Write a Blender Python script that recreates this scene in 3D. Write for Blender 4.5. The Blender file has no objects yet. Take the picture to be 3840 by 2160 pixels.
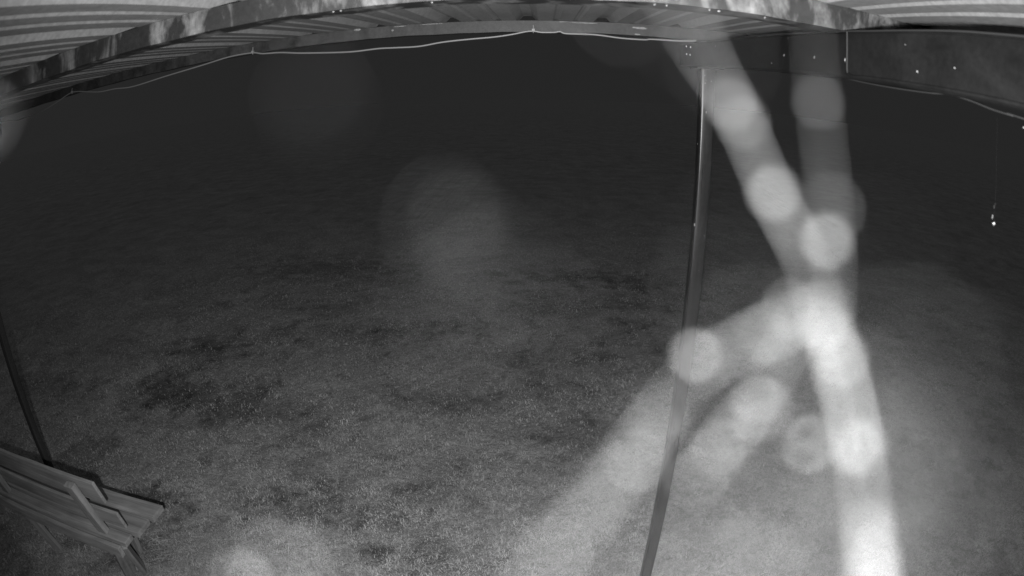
import bpy, bmesh, math, random
import numpy as np
from mathutils import Vector, Matrix

random.seed(7)
RNG = np.random.default_rng(11)
scene = bpy.context.scene
COL = scene.collection

# ------------------------------------------------------------------ camera
# origin = lens of the camera; X right along the purlins, Y out along the roof ribs, Z up
PITCH, YAW, ROLL = math.radians(19.48), math.radians(3.18), math.radians(-0.13)
FPX = 2145.0                                     # equisolid focal length, pixels of a 3840 wide frame
fw = Vector((-math.sin(YAW) * math.cos(PITCH), math.cos(YAW) * math.cos(PITCH), -math.sin(PITCH)))
rt = Vector((math.cos(YAW), math.sin(YAW), 0.0))
up = rt.cross(fw)
rt2 = rt * math.cos(ROLL) + up * math.sin(ROLL)
up2 = up * math.cos(ROLL) - rt * math.sin(ROLL)
cd = bpy.data.cameras.new('camera')
cam = bpy.data.objects.new('camera', cd)
COL.objects.link(cam)
cam.matrix_world = Matrix(((rt2.x, up2.x, -fw.x, 0), (rt2.y, up2.y, -fw.y, 0), (rt2.z, up2.z, -fw.z, 0), (0, 0, 0, 1)))
cd.type = 'PANO'
cd.panorama_type = 'FISHEYE_EQUISOLID'
cd.sensor_fit = 'HORIZONTAL'
cd.sensor_width = 36.0
cd.sensor_height = 20.25
cd.fisheye_lens = FPX / 3840 * 36.0
cd.fisheye_fov = math.radians(180)
cd.lens = 18.0
cd.clip_start = 0.003
cd.clip_end = 1000
LENS_OPENING = 0.003                             # metres across
cd.dof.use_dof = True
cd.dof.focus_distance = 4.0
cd.dof.aperture_fstop = (cd.lens * 1e-3) / LENS_OPENING
scene.camera = cam

# ------------------------------------------------------------------ night sky, added fill sun, infrared lamp
w = bpy.data.worlds.new('World')
scene.world = w
w.use_nodes = True
w.node_tree.nodes['Background'].inputs[0].default_value = (1, 1, 1, 1)
w.node_tree.nodes['Background'].inputs[1].default_value = 0.019
sd = bpy.data.lights.new('fill_sun', 'SUN')  # added dim fill, lifts the dark ground without lifting the sky
sd.energy = 0.19
sd.angle = math.radians(20)
so = bpy.data.objects.new('fill_sun', sd)
so.rotation_euler = (math.radians(-38), math.radians(14), 0)
COL.objects.link(so)
# the camera's own infrared lamps, just below and beside the lens
LED = Vector((-0.03, -0.08, -0.05))
ld = bpy.data.lights.new('infrared_lamp', 'SPOT')
ld.energy = 355.0
ld.spot_size = math.radians(156)
ld.spot_blend = 1.0
ld.shadow_soft_size = 0.012
lo = bpy.data.objects.new('infrared_lamp', ld)
lo.location = LED
lo.rotation_euler = (Vector((0.10, 0.88, -0.43))).to_track_quat('-Z', 'Y').to_euler()
COL.objects.link(lo)

vs = scene.view_settings
vs.view_transform = 'Standard'
vs.look = 'None'
vs.gamma = 1
vs.exposure = 0
vs.use_curve_mapping = False
scene.cycles.use_denoising = True
scene.cycles.use_adaptive_sampling = False
scene.cycles.max_bounces = 4
scene.cycles.sample_clamp_indirect = 2.0

# ------------------------------------------------------------------ helpers
def ray(px, py):
    x, y = px - 1920.0, -(py - 1080.0)
    r = math.hypot(x, y) + 1e-9
    th = 2 * math.asin(r / 2 / FPX)
    return (rt2 * x + up2 * y) * (math.sin(th) / r) + fw * math.cos(th)


def on_y(px, py, Y):
    d = ray(px, py)
    return d * (Y / d.y)


def on_x(px, py, X):
    d = ray(px, py)
    return d * (X / d.x)


def on_z(px, py, Z):
    d = ray(px, py)
    return d * (Z / d.z)


def tag(o, label=None, cat=None, group=None, kind=None):
    for k, v in (('label', label), ('category', cat), ('group', group), ('kind', kind)):
        if v:
            o[k] = v
    return o


def empty(name, loc, label, cat, group=None):
    o = bpy.data.objects.new(name, None)
    COL.objects.link(o)
    o.location = loc
    o.empty_display_size = 0.1
    bpy.context.view_layer.update()
    return tag(o, label, cat, group)


def link(name, me, mat, parent=None):
    o = bpy.data.objects.new(name, me)
    COL.objects.link(o)
    if mat:
        me.materials.append(mat)
    if parent:
        o.parent = parent
        o.matrix_parent_inverse = parent_world(parent).inverted()
    return o


def parent_world(p):
    m = Matrix.Translation(p.location)
    return parent_world(p.parent) @ p.matrix_parent_inverse @ m if p.parent else m


def from_bm(name, bm, mat, parent=None, smooth=False):
    me = bpy.data.meshes.new(name)
    bmesh.ops.recalc_face_normals(bm, faces=bm.faces)
    bm.to_mesh(me)
    bm.free()
    if smooth:
        for p in me.polygons:
            p.use_smooth = True
    return link(name, me, mat, parent)


def prism(bm, prof, a, b, axis='x', cap=True):
    """closed profile (list of 2-tuples) swept between stations a and b (value, offset2) along an axis"""
    rings = []
    for s in (a, b):
        ring = []
        for u, v in prof:
            ring.append(bm.verts.new((s, u, v) if axis == 'x' else (u, s, v)))
        rings.append(ring)
    n = len(prof)
    for i in range(n):
        j = (i + 1) % n
        bm.faces.new((rings[0][i], rings[0][j], rings[1][j], rings[1][i]))
    if cap:
        bm.faces.new(rings[0][::-1])
        bm.faces.new(rings[1])


def board(name, p0, p1, width_dir, width, thick, mat, parent, bevel=0.003, sag=0.0, warp=0.0):
    """a plank from p0 to p1 (centre line), its wide face spanned by width_dir"""
    p0, p1 = Vector(p0), Vector(p1)
    d = (p1 - p0)
    L = d.length
    d.normalize()
    wv = (Vector(width_dir) - d * Vector(width_dir).dot(d)).normalized()
    nv = d.cross(wv)
    bm = bmesh.new()
    bmesh.ops.create_cube(bm, size=1)
    for v in bm.verts:
        v.co = Vector((v.co.x * L, v.co.y * width, v.co.z * thick))
    bmesh.ops.bevel(bm, geom=list(bm.edges), offset=bevel, segments=2, profile=0.6, affect='EDGES')
    ed = [e for e in bm.edges if abs((e.verts[0].co - e.verts[1].co).x) > L * 0.5]
    bmesh.ops.subdivide_edges(bm, edges=ed, cuts=14, use_grid_fill=False)
    ph = random.random() * 6
    for v in bm.verts:
        t = v.co.x / L + 0.5
        v.co.z += sag * math.sin(math.pi * t) + warp * math.sin(5 * t + ph)
        v.co.y += warp * 1.3 * math.sin(7 * t + ph * 2)
        v.co += Vector((random.uniform(-1, 1), random.uniform(-1, 1), random.uniform(-1, 1))) * 0.0008
    M = Matrix((( d.x, wv.x, nv.x), (d.y, wv.y, nv.y), (d.z, wv.z, nv.z))).to_4x4()
    M.translation = (p0 + p1) / 2
    me = bpy.data.meshes.new(name)
    bmesh.ops.recalc_face_normals(bm, faces=bm.faces)
    bm.to_mesh(me)
    bm.free()
    o = link(name, me, mat)
    o.matrix_world = M
    if parent:
        o.parent = parent
        o.matrix_parent_inverse = parent_world(parent).inverted()
    return o


def tube(bm, pts, rad, sides=8):
    pts = [Vector(p) for p in pts]
    if not hasattr(rad, '__len__'):
        rad = [rad] * len(pts)
    prev = None
    for i, p in enumerate(pts):
        t = (pts[min(i + 1, len(pts) - 1)] - pts[max(i - 1, 0)]).normalized()
        a = Vector((0, 0, 1)) if abs(t.z) < 0.9 else Vector((1, 0, 0))
        u = t.cross(a).normalized()
        v = t.cross(u)
        ring = [bm.verts.new(p + (u * math.cos(k * 2 * math.pi / sides) + v * math.sin(k * 2 * math.pi / sides)) * rad[i]) for k in range(sides)]
        if prev:
            for k in range(sides):
                bm.faces.new((prev[k], prev[(k + 1) % sides], ring[(k + 1) % sides], ring[k]))
        prev = ring


def smooth_path(pts, n=10):
    """Catmull-Rom through pts"""
    P = [Vector(p) for p in pts]
    P = [P[0] * 2 - P[1]] + P + [P[-1] * 2 - P[-2]]
    out = []
    for i in range(1, len(P) - 2):
        for k in range(n):
            t = k / n
            a, b, c, d = P[i - 1:i + 3]
            out.append(0.5 * ((2 * b) + (c - a) * t + (2 * a - 5 * b + 4 * c - d) * t * t + (-a + 3 * b - 3 * c + d) * t ** 3))
    out.append(P[-2])
    return out


# ------------------------------------------------------------------ materials
def new_mat(name):
    m = bpy.data.materials.new(name)
    m.use_nodes = True
    nt = m.node_tree
    return m, nt, nt.nodes['Principled BSDF']


def grey(v):
    return (v, v, v, 1)


def noise(nt, scale, detail=5, rough=0.6, vec=None, dist=0.0):
    n = nt.nodes.new('ShaderNodeTexNoise')
    n.inputs['Scale'].default_value = scale
    n.inputs['Detail'].default_value = detail
    n.inputs['Roughness'].default_value = rough
    n.inputs['Distortion'].default_value = dist
    if vec is not None:
        nt.links.new(vec, n.inputs['Vector'])
    return n.outputs['Fac']


def ramp(nt, fac, stops):
    r = nt.nodes.new('ShaderNodeValToRGB')
    el = r.color_ramp.elements
    while len(el) < len(stops):
        el.new(0.5)
    for e, (p, v) in zip(el, stops):
        e.position = p
        e.color = grey(v)
    nt.links.new(fac, r.inputs['Fac'])
    return r.outputs['Color']


def mapping(nt, sc=(1, 1, 1), coord='Object'):
    tc = nt.nodes.new('ShaderNodeTexCoord')
    mp = nt.nodes.new('ShaderNodeMapping')
    mp.inputs['Scale'].default_value = sc
    nt.links.new(tc.outputs[coord], mp.inputs['Vector'])
    return mp.outputs['Vector']


def mul(nt, a, b, fac=1.0, mode='MULTIPLY'):
    m = nt.nodes.new('ShaderNodeMix')
    m.data_type = 'RGBA'
    m.blend_type = mode
    m.inputs['Factor'].default_value = fac
    nt.links.new(a, m.inputs['A'])
    nt.links.new(b, m.inputs['B'])
    return m.outputs['Result']


def bump(nt, b, h, strength, dist):
    n = nt.nodes.new('ShaderNodeBump')
    n.inputs['Strength'].default_value = strength
    n.inputs['Distance'].default_value = dist
    nt.links.new(h, n.inputs['Height'])
    nt.links.new(n.outputs['Normal'], b.inputs['Normal'])


def metal_paint(name, lo, hi, rough, metallic=0.0, streak=(6, 6, 1.5), bumpd=0.0006, spec=0.5, band=(0.32, 0.68)):
    m, nt, b = new_mat(name)
    v = mapping(nt, streak)
    n1 = noise(nt, 4, 6, 0.65, v, 0.4)
    c = ramp(nt, n1, [(band[0], lo), (band[1], hi)])
    v2 = mapping(nt, (1, 1, 1))
    n2 = noise(nt, 90, 3, 0.7, v2)
    c2 = ramp(nt, n2, [(0.3, 0.75), (0.7, 1.15)])
    nt.links.new(mul(nt, c, c2), b.inputs['Base Color'])
    r = ramp(nt, n1, [(0.3, rough - 0.08), (0.7, rough + 0.12)])
    nt.links.new(r, b.inputs['Roughness'])
    b.inputs['Metallic'].default_value = metallic
    b.inputs['Specular IOR Level'].default_value = spec
    bump(nt, b, n2, 0.35, bumpd)
    return m


M_roof = metal_paint('painted_roof_sheet', 0.135, 0.165, 0.5, streak=(3, 0.6, 3), bumpd=0.0003, spec=0.3)
M_purlin = metal_paint('galvanised_steel_painted_glints', 0.012, 0.095, 0.45, 0.0, streak=(4.6, 4.6, 2.0), bumpd=0.0008, spec=0.25, band=(0.49, 0.68))  # pale blotches paint the lit ribs' reflections into the colour
M_frame = metal_paint('dark_painted_steel', 0.003, 0.006, 0.55, streak=(5, 1.5, 3), bumpd=0.0004, spec=0.15)
M_eave = metal_paint('stained_eave_steel', 0.012, 0.032, 0.55, streak=(5, 1.5, 3), bumpd=0.0004, spec=0.2)
M_post = metal_paint('dark_post_paint', 0.009, 0.017, 0.32, streak=(5, 5, 0.5), bumpd=0.0003, spec=0.28)

m, nt, b = new_mat('light_cable_sheath')
b.inputs['Base Color'].default_value = grey(0.11)
b.inputs['Roughness'].default_value = 0.5
M_cable = m
m, nt, b = new_mat('dull_wire')
b.inputs['Base Color'].default_value = grey(0.016)
b.inputs['Roughness'].default_value = 0.8
b.inputs['Specular IOR Level'].default_value = 0.1
M_wire = m
m, nt, b = new_mat('clip_plastic')
b.inputs['Base Color'].default_value = grey(0.12)
b.inputs['Roughness'].default_value = 0.6
M_clip = m
m, nt, b = new_mat('white_chip')
nn = noise(nt, 300, 2, 0.5, mapping(nt))
nt.links.new(ramp(nt, nn, [(0.3, 0.06), (0.7, 0.16)]), b.inputs['Base Color'])
b.inputs['Roughness'].default_value = 0.7
M_chip = m
m, nt, b = new_mat('bright_metal')
b.inputs['Base Color'].default_value = grey(0.75)
b.inputs['Roughness'].default_value = 0.3
b.inputs['Metallic'].default_value = 0.6
M_bright = m
m, nt, b = new_mat('water')
b.inputs['Base Color'].default_value = grey(0.3)
b.inputs['Roughness'].default_value = 0.25
b.inputs['Transmission Weight'].default_value = 0.55
b.inputs['IOR'].default_value = 1.33
M_water = m


def strand_mat(name, v):
    m, nt, b = new_mat(name)
    b.inputs['Base Color'].default_value = grey(v)
    b.inputs['Roughness'].default_value = 0.9
    b.inputs['Specular IOR Level'].default_value = 0.1
    return m


M_silk = strand_mat('dusty_silk', 0.0115)
M_dust = strand_mat('dark_dust', 0.0034)
M_silk_far = strand_mat('pale_silk', 0.06)

# weathered wood, grain along local x
m, nt, b = new_mat('weathered_wood')
oi = nt.nodes.new('ShaderNodeObjectInfo')
va = nt.nodes.new('ShaderNodeVectorMath')
va.operation = 'ADD'
vm = nt.nodes.new('ShaderNodeVectorMath')
vm.operation = 'SCALE'
cmb = nt.nodes.new('ShaderNodeCombineXYZ')
for k in range(3):
    nt.links.new(oi.outputs['Random'], cmb.inputs[k])
nt.links.new(cmb.outputs[0], vm.inputs[0])
vm.inputs['Scale'].default_value = 40
tc = nt.nodes.new('ShaderNodeTexCoord')
nt.links.new(tc.outputs['Object'], va.inputs[0])
nt.links.new(vm.outputs[0], va.inputs[1])
mp = nt.nodes.new('ShaderNodeMapping')
mp.inputs['Scale'].default_value = (1.2, 26, 26)
nt.links.new(va.outputs[0], mp.inputs['Vector'])
g = noise(nt, 1.6, 8, 0.7, mp.outputs['Vector'], 0.6)
mp2 = nt.nodes.new('ShaderNodeMapping')
mp2.inputs['Scale'].default_value = (2, 5, 5)
nt.links.new(va.outputs[0], mp2.inputs['Vector'])
g2 = noise(nt, 2, 4, 0.6, mp2.outputs['Vector'])
c = mul(nt, ramp(nt, g, [(0.3, 0.15), (0.52, 0.24), (0.72, 0.34)]), ramp(nt, g2, [(0.3, 0.7), (0.7, 1.15)]))
nt.links.new(c, b.inputs['Base Color'])
b.inputs['Roughness'].default_value = 0.85
bump(nt, b, g, 0.6, 0.002)
M_wood = m

# ------------------------------------------------------------------ ground
GZ = -2.08


def vnoise(x, y, s, seed):
    """smooth value noise"""
    r = np.random.default_rng(seed)
    T = r.random((256, 256))
    u, v = x * s + 1000.0, y * s + 1000.0
    i, j = np.floor(u).astype(int), np.floor(v).astype(int)
    fu, fv = u - i, v - j
    fu, fv = fu * fu * (3 - 2 * fu), fv * fv * (3 - 2 * fv)
    a, b_, c_, d_ = T[i % 256, j % 256], T[(i + 1) % 256, j % 256], T[i % 256, (j + 1) % 256], T[(i + 1) % 256, (j + 1) % 256]
    return (a * (1 - fu) + b_ * fu) * (1 - fv) + (c_ * (1 - fu) + d_ * fu) * fv


def ground_h(x, y):
    h = 0.05 * (vnoise(x, y, 0.5, 1) - 0.5) + 0.03 * (vnoise(x, y, 1.9, 2) - 0.5) + 0.016 * (vnoise(x, y, 6, 3) - 0.5) + 0.012 * (vnoise(x, y, 19, 4) - 0.5)
    return GZ + h


# worn, muddy spots seen in the lawn (ground position, radii)
SPOTS = []
for px, py, rx, ry, s in ((760, 1500, 0.6, 0.32, 0.72), (960, 1540, 0.4, 0.22, 0.6), (620, 1480, 0.4, 0.3, 0.8), (1210, 1005, 0.9, 0.4, 0.5), (2180, 1045, 0.9, 0.3, 0.6), (1290, 1030, 0.7, 0.3, .4),
                          (2330, 1060, 0.6, 0.25, 0.6), (780, 1300, 0.5, 0.3, 0.6), (1500, 1240, 0.5, 0.25, 0.55), (1090, 1890, 0.3, 0.14, 0.7), (960, 1900, 0.12, 0.10, .6), (1500, 1880, 0.22, 0.1, 0.5),
                          (2150, 1640, 0.3, 0.2, 0.5), (560, 1890, 0.2, 0.16, .8), (420, 2050, 0.3, 0.2, 0.6), (2060, 1330, 0.4, 0.2, 0.4), (1420, 2060, 0.14, 0.05, .9), (1560, 2110, 0.2, 0.04, .9), (1740, 1500, 0.4, 0.15, 0.5)):
    p = on_z(px, py, GZ)
    SPOTS.append((p.x, p.y, rx, ry, s))


def bare(x, y):
    b_ = np.zeros_like(x)
    wob = (vnoise(x, y, 3.1, 8) - 0.5) * 1.0 + (vnoise(x, y, 9, 9) - 0.5) * 1.4 + (vnoise(x, y, 27, 10) - 0.5) * 0.9
    for sx, sy, rx, ry, s in SPOTS:
        d = np.sqrt(((x - sx) / rx) ** 2 + ((y - sy) / ry) ** 2) + wob
        b_ = np.maximum(b_, s * np.clip(1.35 - d, 0, 1))
    n = vnoise(x, y, 1.3, 20) * 0.5 + vnoise(x, y, 3.7, 21) * 0.3 + vnoise(x, y, 11, 22) * 0.2
    far_ = np.clip((9.0 - np.hypot(x, y)) / 4.0, 0, 1)
    b_ = np.maximum(b_, np.clip((0.43 - n) * 3.0, 0, 0.38) * far_)
    m_ = vnoise(x, y, 14, 24) * 0.5 + vnoise(x, y, 31, 25) * 0.3 + vnoise(x + y, y - x, 6, 26) * 0.4
    return np.clip(b_ + np.clip((0.52 - m_) * 2.0, 0, 0.34) * far_, 0, 1)


def axis_vals(lo, hi, fine, far, growth):
    v = list(np.arange(lo, hi + fine / 2, fine))
    st = fine
    while v[-1] < far:
        st *= growth
        v.append(v[-1] + st)
    st = fine
    head = [v[0]]
    while head[-1] > -far:
        st *= growth
        head.append(head[-1] - st)
    return np.array(head[:0:-1] + v)


xs = axis_vals(-6.5, 5.5, 0.02, 220, 1.12)
ys = axis_vals(0.6, 7.5, 0.02, 220, 1.12)
X, Y = np.meshgrid(xs, ys, indexing='xy')
Z = ground_h(X, Y)
nx, ny = len(xs), len(ys)
co = np.stack([X.ravel(), Y.ravel(), Z.ravel()], 1).astype(np.float32)
ii, jj = np.meshgrid(np.arange(nx - 1), np.arange(ny - 1), indexing='xy')
a = (jj * nx + ii).ravel()
quads = np.stack([a, a + 1, a + nx + 1, a + nx], 1).astype(np.int32)


def mesh_np(name, co, faces, k):
    me = bpy.data.meshes.new(name)
    me.vertices.add(len(co))
    me.vertices.foreach_set('co', co.astype(np.float32).ravel())
    me.loops.add(faces.size)
    me.loops.foreach_set('vertex_index', faces.astype(np.int32).ravel())
    me.polygons.add(len(faces))
    me.polygons.foreach_set('loop_start', np.arange(0, faces.size, k, dtype=np.int32))
    me.update(calc_edges=True)
    return me


me = mesh_np('ground', co, quads, 4)
me.shade_smooth()
at = me.attributes.new('bare', 'FLOAT', 'POINT')
at.data.foreach_set('value', bare(X.ravel(), Y.ravel()).astype(np.float32))
m, nt, b = new_mat('damp_lawn_soil')
an = nt.nodes.new('ShaderNodeAttribute')
an.attribute_name = 'bare'
v = mapping(nt)
n1 = noise(nt, 2.2, 6, 0.7, v, 0.5)
n2 = noise(nt, 34, 6, 0.75, v, 0.3)
n3 = noise(nt, 150, 3, 0.7, v)
c = mul(nt, ramp(nt, n2, [(0.28, 0.18), (0.5, 0.30), (0.7, 0.44)]), ramp(nt, n1, [(0.3, 0.7), (0.7, 1.15)]))
c = mul(nt, c, ramp(nt, n3, [(0.3, 0.55), (0.65, 1.25)]))
c = mul(nt, c, ramp(nt, an.outputs['Fac'], [(0.0, 1.0), (1.0, 0.30)]))
nt.links.new(c, b.inputs['Base Color'])
b.inputs['Roughness'].default_value = 0.95
b.inputs['Specular IOR Level'].default_value = 0.15
bump(nt, b, n2, 1.0, 0.02)
ground = link('ground', me, m)
tag(ground, kind='structure')

# grass: short trodden blades, thinner in the bare spots
N = 620000
ang = RNG.uniform(math.radians(-72), math.radians(70), N)
dist = 1.15 * (9.5 / 1.15) ** RNG.random(N)
gx, gy = dist * np.sin(ang), dist * np.cos(ang)
keep = (gx > -6.4) & (gx < 5.4) & (gy > 0.55) & (RNG.random(N) > bare(gx, gy) * 0.8)
tuft = vnoise(gx, gy, 7, 31) * 0.6 + vnoise(gx, gy, 23, 32) * 0.4
keep &= RNG.random(N) < 0.25 + 1.1 * tuft
gx, gy, tuft = gx[keep], gy[keep], tuft[keep]
n = len(gx)
L = RNG.uniform(0.010, 0.028, n) * (0.6 + 0.9 * tuft) * np.where(RNG.random(n) < 0.03, 1.8, 1)
gd = np.hypot(gx, gy)
wd = RNG.uniform(0.0009, 0.0019, n) * np.clip(gd / 3.0, 0.8, 2.2)
az = RNG.uniform(0, 2 * np.pi, n)
lean = RNG.uniform(0.25, 1.35, n)
dx, dy = np.cos(az) * np.sin(lean), np.sin(az) * np.sin(lean)
dz = np.cos(lean)
sx_, sy_ = -np.sin(az), np.cos(az)
base = np.stack([gx, gy, ground_h(gx, gy) - 0.002], 1)
side = np.stack([sx_, sy_, np.zeros(n)], 1)
dirv = np.stack([dx, dy, dz], 1)
droop = np.stack([dx * 0.5, dy * 0.5, dz * 0.15 - 0.12], 1)
V = np.empty((n, 5, 3), np.float32)
V[:, 0] = base - side * wd[:, None]
V[:, 1] = base + side * wd[:, None]
mid = base + dirv * (L * 0.55)[:, None]
V[:, 2] = mid + side * (wd * 0.8)[:, None]
V[:, 3] = mid - side * (wd * 0.8)[:, None]
V[:, 4] = mid + droop * L[:, None]
k5 = np.arange(n)[:, None] * 5
F = np.concatenate([k5 + [0, 1, 2], k5 + [0, 2, 3], k5 + [3, 2, 4]], 0).astype(np.int32)
me = mesh_np('grass', V.reshape(-1, 3), F, 3)
at = me.attributes.new('tone', 'FLOAT', 'POINT')
tone = np.clip(RNG.normal(0.5, 0.13, n) + (vnoise(gx, gy, 2.3, 41) - 0.5) * 0.35 + (vnoise(gx, gy, 12, 42) - 0.5) * 0.5 + (vnoise(gx, gy, 29, 43) - 0.5) * 0.4, 0, 1)
at.data.foreach_set('value', np.repeat(tone, 5).astype(np.float32))
m, nt, b = new_mat('grass_blade')
an = nt.nodes.new('ShaderNodeAttribute')
an.attribute_name = 'tone'
nt.links.new(ramp(nt, an.outputs['Fac'], [(0.0, 0.17), (0.5, 0.33), (1.0, 0.50)]), b.inputs['Base Color'])
b.inputs['Roughness'].default_value = 0.6
b.inputs['Specular IOR Level'].default_value = 0.3
grass = link('grass', me, m)
tag(grass, 'short patchy trodden grass covering the whole yard', 'grass', kind='stuff')

# ------------------------------------------------------------------ metal patio cover
SL = 0.05                                        # the roof rises this much per metre away from the camera
RZ = 0.143                                       # underside of the sheets above the lens
cover = empty('patio_cover', (0.0, 0.6, GZ), 'dark steel patio cover with a ribbed metal roof arching across the top', 'patio cover')

PER = 0.2286
M0 = -0.049
X_L, X_R = M0 - 18.5 * PER, M0 + 10.5 * PER
Y0, Y1 = -0.9, 1.80


def profile(xa, xb):
    pts = []
    k = math.floor((xa - M0) / PER) - 1
    while True:
        c = M0 + k * PER
        if c - 0.04 > xb:
            break
        pts += [(c - 0.033, 0), (c - 0.013, 0.021), (c + 0.013, 0.021), (c + 0.033, 0)]
        for q in (0.0845, 0.144):
            pts += [(c + q - 0.010, 0), (c + q - 0.004, 0.0038), (c + q + 0.004, 0.0038), (c + q + 0.010, 0)]
        k += 1
    pts = [p for p in pts if xa + 1e-6 < p[0] < xb - 1e-6]
    return [(xa, 0)] + pts + [(xb, 0)]


xa = X_L
sheets = 0
while xa < X_R - 0.01:
    xb = min(xa + 4 * PER, X_R)
    pf = profile(xa, xb)
    bm = bmesh.new()
    dz0 = 0.0
    for lift in (0.0, 0.0007):
        rows = []
        for y in np.linspace(Y0, Y1, 10):
            rows.append([bm.verts.new((x, y, RZ + SL * y + z + lift)) for x, z in pf])
        for r0, r1 in zip(rows[:-1], rows[1:]):
            for i in range(len(pf) - 1):
                bm.faces.new((r0[i], r0[i + 1], r1[i + 1], r1[i]))
    me = bpy.data.meshes.new('roof_sheet')
    bm.to_mesh(me)
    bm.free()
    link('roof_sheet', me, M_roof, cover)
    xa = xb


def c_purlin(y, z_top, hgt, depth, mat):
    t = 0.003
    # web towards the camera, flanges away
    prof = [(y, z_top), (y, z_top - hgt), (y + depth, z_top - hgt), (y + depth, z_top - hgt + 0.010), (y + depth - t, z_top - hgt + 0.010),
            (y + depth - t, z_top - hgt + t), (y + t, z_top - hgt + t), (y + t, z_top - t), (y + depth, z_top - t), (y + depth, z_top)]
    bm = bmesh.new()
    prism(bm, prof, X_L + 0.02, X_R - 0.02)
    # small dents and a rippled lower edge
    ed = [e for e in bm.edges if abs(e.verts[0].co.x - e.verts[1].co.x) > 1]
    bmesh.ops.subdivide_edges(bm, edges=ed, cuts=160, use_grid_fill=False)
    for v in bm.verts:
        low = 1.0 if v.co.z < z_top - hgt * 0.5 else 0.2
        v.co.z += low * 0.0012 * math.sin(v.co.x * 31 + 2) * math.sin(v.co.x * 12.7)
        v.co.y += low * 0.0016 * math.sin(v.co.x * 23) * math.sin(v.co.x * 9.1 + 1)
    return from_bm('purlin', bm, mat, cover)


pn = c_purlin(0.82, RZ + SL * 0.82 - 0.0005, 0.040, 0.058, M_purlin)
pn['label'] = 'near purlin with bright painted reflections on its face'
c_purlin(1.72, RZ + SL * 1.72 - 0.0005, 0.036, 0.035, M_eave)
c_purlin(-0.30, RZ + SL * -0.30 - 0.0005, 0.040, 0.035, M_purlin)


def rafter(x0, x1, ya, yb):
    zt, zb = 0.1025, 0.024
    bm = bmesh.new()
    n_ = 24
    rings = []
    r = 0.006
    for i in range(n_ + 1):
        y = ya + (yb - ya) * i / n_
        s = SL * y
        pr = [(x0, zt + s - r), (x0 + r * .3, zt + s - r * .3), (x0 + r, zt + s), (x1 - r, zt + s), (x1, zt + s - r), (x1, zb + s + r), (x1 - r, zb + s), (x0 + r, zb + s), (x0 + r * .3, zb + s + r * .3), (x0, zb + s + r)]
        rings.append([bm.verts.new((x, y, z)) for x, z in pr])
    for a_, b_ in zip(rings[:-1], rings[1:]):
        for k in range(10):
            bm.faces.new((a_[k], a_[(k + 1) % 10], b_[(k + 1) % 10], b_[k]))
    bm.faces.new(rings[0])
    bm.faces.new(rings[-1][::-1])
    return from_bm('rafter', bm, M_frame, cover)


RX = 0.475
raf = rafter(RX, RX + 0.05, -0.9, 1.99)
rafter(-2.925, -2.875, -0.9, 1.99)

# splice sleeve round the near end of the right rafter, its rounded end shows as a bright upright line
bm = bmesh.new()
ysp = on_x(3190, 200, RX).y
prof_y = [(ysp, 1.0), (ysp, 0.13), (ysp - 0.006, 0.04), (ysp - 0.02, 0.0)]
ra, rb = [], []
for xo in (RX - 0.007, RX - 0.0005):
    ring = []
    for y, f_ in prof_y + [(-0.9, 0.0), (-0.9, 1.0)]:
        z = 0.024 + SL * y + 0.004 + f_ * 0.071
        ring.append(bm.verts.new((xo, y, z)))
    (ra if xo < RX - 0.003 else rb).extend(ring)
bm.faces.new(ra)
bm.faces.new(rb[::-1])
for k in range(len(ra)):
    bm.faces.new((ra[k], ra[(k + 1) % len(ra)], rb[(k + 1) % len(ra)], rb[k]))
bmesh.ops.bevel(bm, geom=[e for e in bm.edges if all(v.co.x < RX - 0.003 for v in e.verts)], offset=0.003, segments=3, affect='EDGES')
from_bm('splice_sleeve', bm, M_frame, cover)
bm = bmesh.new()
lip = [(RX - 0.008, y - 0.002, 0.024 + SL * y + 0.004 + f_ * 0.071) for y, f_ in prof_y]
lip += [(RX - 0.008, y, 0.024 + SL * y + 0.005) for y in (ysp - 0.06, ysp - 0.2, ysp - 0.5, -0.5)]
tube(bm, smooth_path(lip, 5), 0.0026, 8)
from_bm('rolled_lip', bm, M_frame, cover, True)


def post(px, py, top):
    hw = 0.0225
    bm = bmesh.new()
    prof = []
    r = 0.006
    for cx, cy, a0 in ((hw - r, hw - r, 0), (-hw + r, hw - r, 90), (-hw + r, -hw + r, 180), (hw - r, -hw + r, 270)):
        for k in range(4):
            an_ = math.radians(a0 + 30 * k)
            prof.append((px + cx + r * math.cos(an_), py + cy + r * math.sin(an_)))
    a_ = [bm.verts.new((x, y, GZ - 0.15)) for x, y in prof]
    b_ = [bm.verts.new((x, y, top)) for x, y in prof]
    for k in range(len(a_)):
        bm.faces.new((a_[k], a_[(k + 1) % len(a_)], b_[(k + 1) % len(a_)], b_[k]))
    o = from_bm('post', bm, M_post, cover, smooth=True)
    return o


PXR, PYR = 0.503, 1.742
post_r = post(PXR, PYR, 0.024 + SL * 1.742 - 0.0005)
post_l = post(-2.90, 1.742, 0.024 + SL * 1.742 - 0.0005)
post_l.data.materials[0] = metal_paint('lifted_post_paint', 0.03, 0.05, 0.6, streak=(5, 5, 0.5), bumpd=0.0003, spec=0.2)  # post paint made paler here, standing in for light that is missing
# cap plate under the rafter at each post
for px_ in (PXR, -2.90):
    bm = bmesh.new()
    bmesh.ops.create_cube(bm, size=1)
    for v in bm.verts:
        v.co = Vector((px_ + v.co.x * 0.085, 1.742 + v.co.y * 0.10, 0.1065 + SL * 0 + v.co.z * 0.004))
    from_bm('cap_plate', bm, M_frame, cover)


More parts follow.
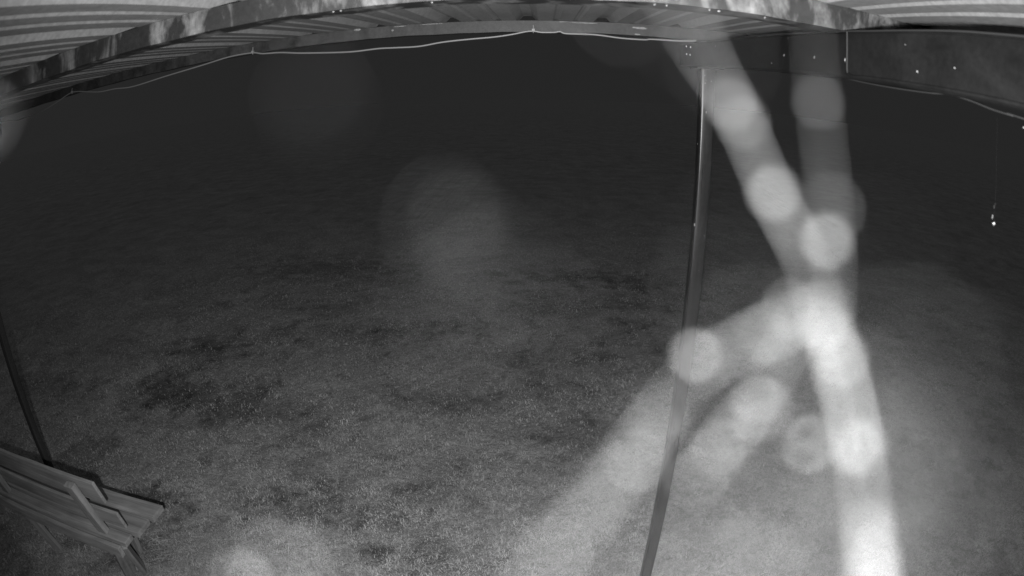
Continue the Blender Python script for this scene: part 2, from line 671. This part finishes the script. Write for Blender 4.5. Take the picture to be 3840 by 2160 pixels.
def blob(bm, c, r, sc=(1, 1, 1), sub=2, jit=0.25):
    res = bmesh.ops.create_icosphere(bm, subdivisions=sub, radius=1)
    for v in res['verts']:
        j = 1 + random.uniform(-jit, jit)
        v.co = Vector(c) + Vector((v.co.x * sc[0], v.co.y * sc[1], v.co.z * sc[2])) * r * j


# bolts and pale chips on the right rafter
for px_, py_ in ((2576, 174), (2592, 177), (2577, 203), (2590, 206)):
    p = on_x(px_, py_, RX)
    bm = bmesh.new()
    blob(bm, (RX - 0.002, p.y, p.z), 0.0032, (0.6, 1, 1), 2, 0.1)
    from_bm('bolt', bm, M_bright, raf)
for px_, py_, sy, sz in ((2942, 207, .004, .0035), (2895, 237, .0025, .002), (3055, 215, .003, .0045), (3171, 225, .0015, .005), (3457, 272, .0035, .0025), (3598, 260, .0015, .0014), (2684, 173, .002, .004), (3412, 172, .001, .001)):
    p = on_x(px_, py_, RX)
    bm = bmesh.new()
    blob(bm, (RX - (0.0085 if px_ > 3200 else 0.001), p.y, p.z), 1.0, (0.001, sy * .62, sz * .55), 2, 0.4)
    from_bm('chip', bm, M_chip, raf)
# pale scuffs on the right post
for px_, py_, s_ in ((2643, 283, .003), (2647, 300, .002), (2644, 312, .004), (2667, 305, .003), (2648, 420, .0045), (2615, 540, .002), (2604, 842, .006), (2641, 884, .003), (2657, 836, .0015), (2621, 1014, .002)):
    p = on_y(px_, py_, PYR - 0.0225)
    bm = bmesh.new()
    blob(bm, (p.x, PYR - 0.0232, p.z), 1.0, (s_ * .4, 0.001, s_), 1, 0.3)
    from_bm('chip', bm, M_chip, post_r)

# screw tips / bright flecks under the front purlin, pale lime crust along its upper edge
for px_, py_, sx_1, sz_1 in ((2390, 129, .008, .002), (2190, 86, .035, .0012), (2110, 82, .010, .0012), (1500, 99, .018, .0012), (1340, 112, .010, .003), (1620, 90, .03, .001), (1472, 114, .003, .003), (2400, 105, .02, .003)):
    p = on_y(px_, py_, 1.7195)
    bm = bmesh.new()
    blob(bm, (p.x, 1.7192, p.z), 1.0, (sx_1, 0.0008, sz_1), 3, 0.35)
    from_bm('crust', bm, M_chip, cover)

# ------------------------------------------------------------------ cables and their clips
Yc = 1.7165
cable = empty('cable', (0, Yc, 0.2), 'pale sagging cable clipped along the lower edge of the front purlin', 'cable')
cp = [(0, 460), (60, 452), (150, 420), (210, 385), (262, 350), (292, 343), (330, 344), (375, 344), (430, 333), (500, 324), (620, 286), (750, 247), (860, 213), (945, 198), (985, 201), (1050, 197), (1130, 199), (1250, 197), (1330, 193),
      (1420, 182), (1480, 179), (1570, 174), (1660, 158), (1760, 147), (1850, 139), (1920, 129), (1975, 118), (2005, 117), (2030, 121), (2080, 121), (2100, 118), (2125, 126), (2230, 130), (2330, 143), (2420, 149), (2440, 147), (2540, 153), (2610, 153)]
pts = [on_y(x, y, Yc - 0.004) for x, y in cp]
pts = [pts[0] + Vector((-0.9, 0, 0.01))] + pts
bm = bmesh.new()
tube(bm, smooth_path(pts, 5), 0.0027, 8)
from_bm('sheath', bm, M_cable, cable, True)
for x, y in ((270, 345), (948, 195), (2000, 113)):
    p = on_y(x, y, Yc - 0.006)
    bm = bmesh.new()
    tube(bm, [p + Vector((0, 0.0, -0.008)), p + Vector((0.001, -0.003, 0)), p + Vector((0, 0.002, 0.016))], 0.0016, 6)
    bmesh.ops.create_cube(bm, size=0.008, matrix=Matrix.Translation(p))
    from_bm('clip', bm, M_clip, cable)

cable2 = empty('cable', (RX, 1.2, 0.16), 'thin wire running along the top of the right hand rafter', 'wire')
cp = [(2612, 153), (2700, 149), (2790, 139), (2880, 131), (2990, 124), (3100, 118), (3250, 116), (3400, 114), (3600, 117), (3840, 136)]
pts = [on_x(x, y, RX - 0.009) for x, y in cp]
pts.append(pts[-1] + Vector((0, -0.4, -0.02)))
bm = bmesh.new()
tube(bm, smooth_path(pts, 5), 0.0013, 8)
o = from_bm('sheath', bm, M_wire, cable2, True)
cable3 = empty('cable', (RX, 0.9, 0.07), 'slack dark wire drooping under the lower edge of the right hand rafter', 'wire')
cp = [(3128, 285), (3180, 296), (3253, 312), (3340, 328), (3420, 340), (3500, 350), (3560, 354), (3640, 378), (3720, 410), (3800, 435), (3840, 446)]
pts = [on_x(x, y, RX + 0.012) for x, y in cp]
pts.append(pts[-1] + Vector((0, -0.4, -0.04)))
bm = bmesh.new()
tube(bm, smooth_path(pts, 5), 0.0009, 6)
o = from_bm('sheath', bm, M_wire, cable3, True)

# ------------------------------------------------------------------ water drops under the near purlin
drops = [(1620, 8, 'between the first roof ribs right of the leftmost one'), (1278, 36, 'farthest left'), (1250, 38, 'x'), (2455, 11, 'x'), (2500, 9, 'x'), (2660, 30, 'x'), (2696, 47, 'x'), (2868, 60, 'x'), (24, 349, 'x')]
dl = ['single bright water drop hanging under the middle of the near purlin', 'water drop, right one of a close pair under the left part of the near purlin', 'water drop, left one of a close pair under the left part of the near purlin',
      'water drop, left one of two under the near purlin above the post', 'small water drop, right one of two under the near purlin above the post', 'faint water drop next to the long bright one near the top right',
      'long bright water drop near the top right above the post', 'water drop at the right where the near purlin meets the rafter', 'water drop at the far left end of the near purlin by the frame edge']
for (px_, py_, _), lab in zip(drops, dl):
    p = on_y(px_, py_, 0.828)
    bm = bmesh.new()
    res = bmesh.ops.create_icosphere(bm, subdivisions=3, radius=1)
    wide = 1.9 if px_ == 2696 else 1.0
    for v in res['verts']:
        z = v.co.z
        s_ = 1.0 if z < 0 else 1.0 - 0.35 * z
        v.co = Vector((v.co.x * s_ * wide, v.co.y * s_, z * (1.0 if z < 0 else 0.7))) * 0.0015 
    o = from_bm('water_drop', bm, M_water, None, True)
    o.location = (p.x, 0.828, RZ + SL * 0.82 - 0.0405 - 0.0012)
    tag(o, lab, 'water drop', 'water drops hanging under the near purlin')

# ------------------------------------------------------------------ bench seen from behind
SZ = -1.68
bench = empty('bench', (-2.6, 1.42, GZ), 'weathered plank bench with a backrest at the lower left, seen from behind', 'bench')
XL = -3.55
for y0, y1, xe in ((1.49, 1.592, -1.745), (1.362, 1.474, -1.76), (1.278, 1.347, -1.79)):
    board('seat_plank', (XL + random.uniform(-.01, .01), (y0 + y1) / 2, SZ - 0.016), (xe, (y0 + y1) / 2, SZ - 0.016), (0, 1, 0), y1 - y0, 0.032, M_wood, bench, 0.005, warp=0.0012)


board('seat_rail', (XL, 1.245, SZ - 0.03), (-1.80, 1.245, SZ - 0.03), (0, 1, 0), 0.026, 0.06, M_wood, bench, 0.004, warp=0.001)


def back_pt(z, off=0.0):
    return 1.245 + 0.2 * (-1.30 - z) + off


for z0, z1, xe in ((-1.305, -1.430, -1.765), (-1.488, -1.585, -1.735)):
    zc = (z0 + z1) / 2
    board('back_plank', (XL, back_pt(zc), zc), (xe, back_pt(zc), zc), (0, -0.2, 1), abs(z1 - z0) * 1.02, 0.018, M_wood, bench, 0.005, warp=0.0012)
for x in (-1.925, -2.78, -3.42):
    board('back_strut', (x - 0.0, back_pt(-1.70, -0.034), -1.655), (x + 0.0, back_pt(-1.34, -0.034), -1.335), (1, 0, 0), 0.062, 0.036, M_wood, bench, 0.004)
# splayed legs, a pair of boards under each end, joined by a cross batten
for x, s in ((-1.90, -1), (-3.30, 1)):
    board('leg', (x + 0.03, 1.285, SZ - 0.03), (x - 0.14, 1.39, GZ - 0.02), (0.4, 1, 0), 0.075, 0.032, M_wood, bench, 0.004)
    board('leg', (x + 0.065, 1.30, SZ - 0.03), (x - 0.075, 1.45, GZ - 0.02), (0.7, -.7, 0), 0.070, 0.030, M_wood, bench, 0.004)
    board('leg', (x - 0.12, 1.52, SZ - 0.03), (x - 0.20, 1.56, GZ - 0.05), (1, 0, 0), 0.075, 0.032, M_wood, bench, 0.004)
    board('cross_batten', (x, 1.25, SZ - 0.054), (x, 1.57, SZ - 0.054), (1, 0, 0), 0.07, 0.036, M_wood, bench, 0.004)
board('leg', (-2.72, 1.30, SZ - 0.03), (-2.62, 1.36, GZ - 0.05), (1, 0.3, 0), 0.06, 0.03, M_wood, bench, 0.004)

# dry straw by the bench foot
bm = bmesh.new()
for _ in range(90):
    c = on_z(random.gauss(575, 38), random.gauss(2035, 42), GZ) if random.random() < .7 else on_z(random.gauss(330, 90), random.gauss(2060, 40), GZ)
    a_ = random.uniform(-0.9, 0.9)
    l_ = random.uniform(0.03, 0.09)
    e_ = c + Vector((math.cos(a_) * l_, math.sin(a_) * l_, random.uniform(0.0, 0.02)))
    c = c + Vector((0, 0, random.uniform(0.008, 0.02)))
    e_ = e_ + Vector((0, 0, 0.012))
    tube(bm, [c, (c + e_) / 2 + Vector((0, 0, 0.006)), e_], 0.0009, 3)
m, nt, b = new_mat('straw')
b.inputs['Base Color'].default_value = grey(0.34)
b.inputs['Roughness'].default_value = 0.7
o = from_bm('straw', bm, m)
tag(o, 'loose dry straw scattered on the grass beside the bench leg', 'straw', kind='stuff')

# dangling shreds on a silk thread under the rafter, far right
hang = empty('hanging_shred', on_x(3728, 850, 0.55), 'white shreds dangling on a spider thread in the dark at the far right', 'shred')
XH = 0.55
top = on_x(3740, 440, XH)
bm = bmesh.new()
tube(bm, [top, on_x(3736, 600, XH), on_x(3732, 772, XH), on_x(3728, 850, XH)], 0.00005, 5)
from_bm('thread', bm, M_silk, hang)
for x, y, a1, c1, mt in ((3727, 838, .0019, .0014, M_bright), (3722, 812, .0011, .0026, M_silk_far), (3728, 775, .0009, .0022, M_silk), (3726, 846, .0008, .0012, M_silk), (3733, 765, .0007, .0008, M_silk)):
    p = on_x(x, y, XH)
    bm = bmesh.new()
    blob(bm, p, 1.0, (a1, a1, c1), 2, 0.3)
    from_bm('shred', bm, mt, hang)
o = None
p = on_x(3838, 478, 0.55)
bm = bmesh.new()
blob(bm, (0, 0, 0), 1.0, (.0014, .0014, .001), 2, 0.3)
o = from_bm('shred', bm, M_chip)
o.location = p
tag(o, 'tiny white shred caught at the right frame edge under the rafter', 'shred')

# ------------------------------------------------------------------ spider web right in front of the lens, far out of focus
web = empty('spider_web', (0.012, 0.03, 0.0), 'blurred bright spider web strands hanging close to the lens at the right', 'spider web')


def strand(path, rad, d=0.032, name='strand', mat=None):
    pts = []
    for q in path:
        x, y = q[0], q[1]
        dd = q[2] if len(q) > 2 else d
        pts.append(ray_any(x, y) * dd)
    bm = bmesh.new()
    sp = smooth_path(pts, 6)
    rr = rad if not hasattr(rad, '__len__') else [float(np.interp(i / (len(sp) - 1), np.linspace(0, 1, len(rad)), rad)) for i in range(len(sp))]
    rr = [r_ * 1e-3 for r_ in rr] if hasattr(rr, '__len__') else rr * 1e-3
    tube(bm, sp, rr, 6)
    return from_bm(name, bm, mat or M_silk, web, True)


def ray_any(x, y):
    return ray(x, y)


def bead(x, y, r, d=0.032, mat=None):
    bm = bmesh.new()
    blob(bm, ray_any(x, y) * d, r * 1e-3, (1, 1, 1), 2, 0.12)
    return from_bm('bead', bm, mat or M_silk, web, True)


def cluster(x, y, r, d, n_=6, spread=0.25):
    """a dusty tangle: several specks close together"""
    bm = bmesh.new()
    c0 = 3 / d / 1000 * FPX * spread
    for _ in range(n_):
        dd = d * random.uniform(0.8, 1.25)
        blob(bm, ray_any(x + random.gauss(0, c0), y + random.gauss(0, c0)) * dd, 1.9 * r * 1e-3 * random.uniform(0.6, 1.2) / math.sqrt(n_), (1, 1, 1), 2, 0.12)
    return from_bm('bead', bm, M_dust, web, True)


# main strand, upper left to lower right
strand([(2480, -120, .022), (2570, 60, .024), (2650, 220, .028), (2755, 400, .031), (2890, 715, .032), (3020, 960, .031), (3105, 1240, .028), (3180, 1500, .028), (3222, 1700, .029), (3262, 2000, .028), (3290, 2350, .028)],
       [.02, .03, .045, .06, .055, .06, .07, .13, .15, .15, .14, .12, .13, .20, .42, .60])
for x, y, r in ((2745, 385, .40), (2785, 455, .36), (2900, 718, .46), (3100, 895, .46), (3085, 1215, .36), (3120, 1270, .44), (3160, 1340, .46), (3220, 1665, .62), (3225, 1690, .2), (3255, 1960, .5), (3268, 2050, .55), (3280, 2140, .5)):
    bead(x, y, r)
# faint upright strand
strand([(3030, -100), (3050, 150), (3072, 400), (3105, 700), (3125, 1000), (3110, 1250)], [.008, .014, .018, .026, .04, .06])
bead(3068, 380, .24, 0.032)
bead(3118, 780, .18, 0.024)
# left branch
strand([(3110, 1160, .027), (2990, 1190, .027), (2870, 1250, .026), (2640, 1370, .028), (2500, 1520, .026), (2390, 1680, .025), (2250, 1860, .024), (2110, 2040, .023), (1960, 2280, .022)],
       [.10, .10, .09, .08, .06, .08, .11, .13, .14, .15, .16, .17, .17])
for x, y, r, d in ((2610, 1325, .38, .032), (2640, 1370, .15, .028), (2870, 1240, .30, .030), (2905, 1290, .17, .030), (2480, 1530, .30, .028), (2440, 1600, .20, .028), (2390, 1720, .27, .027), (2300, 1790, .2, .026), (2960, 1150, .24, .029), (2180, 1900, .2, .024), (2080, 2060, .2, .022)):
    bead(x, y, r, d)
# second branch
strand([(3020, 1180, .03), (2930, 1330, .03), (2850, 1480, .029), (2720, 1650, .028), (2600, 1830, .027)], [.06, .06, .06, .07, .08, .08, .06])
for x, y, r, d in ((2838, 1490, .34, .034), (2850, 1520, .34, .026), (2700, 1670, .31, .030), (2760, 1620, .16, .030), (2610, 1790, .17, .027), (2950, 1300, .16, .030)):
    bead(x, y, r, d)
bead(3038, 1655, .36, .030)
# specks and tangles almost touching the lens: only a soft veil
for x, y, r, d in ((3150, 1900, .26, .009), (2850, 2100, .30, .011), (2700, 1950, .22, .009), (3470, 1950, .18, .009), (3400, 1550, .15, .010), (3400, 2200, .22, .012), (3000, 1500, .20, .009), (2300, 2150, .18, .010), (3300, 1250, .08, .009), (2620, 90, .14, .018), (3350, 1750, .16, .011), (2950, 2250, .25, .013)):
    cluster(x, y, r, d)
cluster(1710, 830, .11, 0.016, 8, 0.10)
cluster(1745, 960, .09, 0.018, 6, 0.10)
cluster(1820, 1090, .13, 0.013, 6, 0.2)
cluster(1190, 350, .07, 0.016, 6, 0.1)
cluster(930, 2150, .27, 0.030, 4, 0.1)
cluster(1040, 2090, .24, 0.018, 5, 0.2)
cluster(-70, 440, .20, 0.022, 6, 0.15)
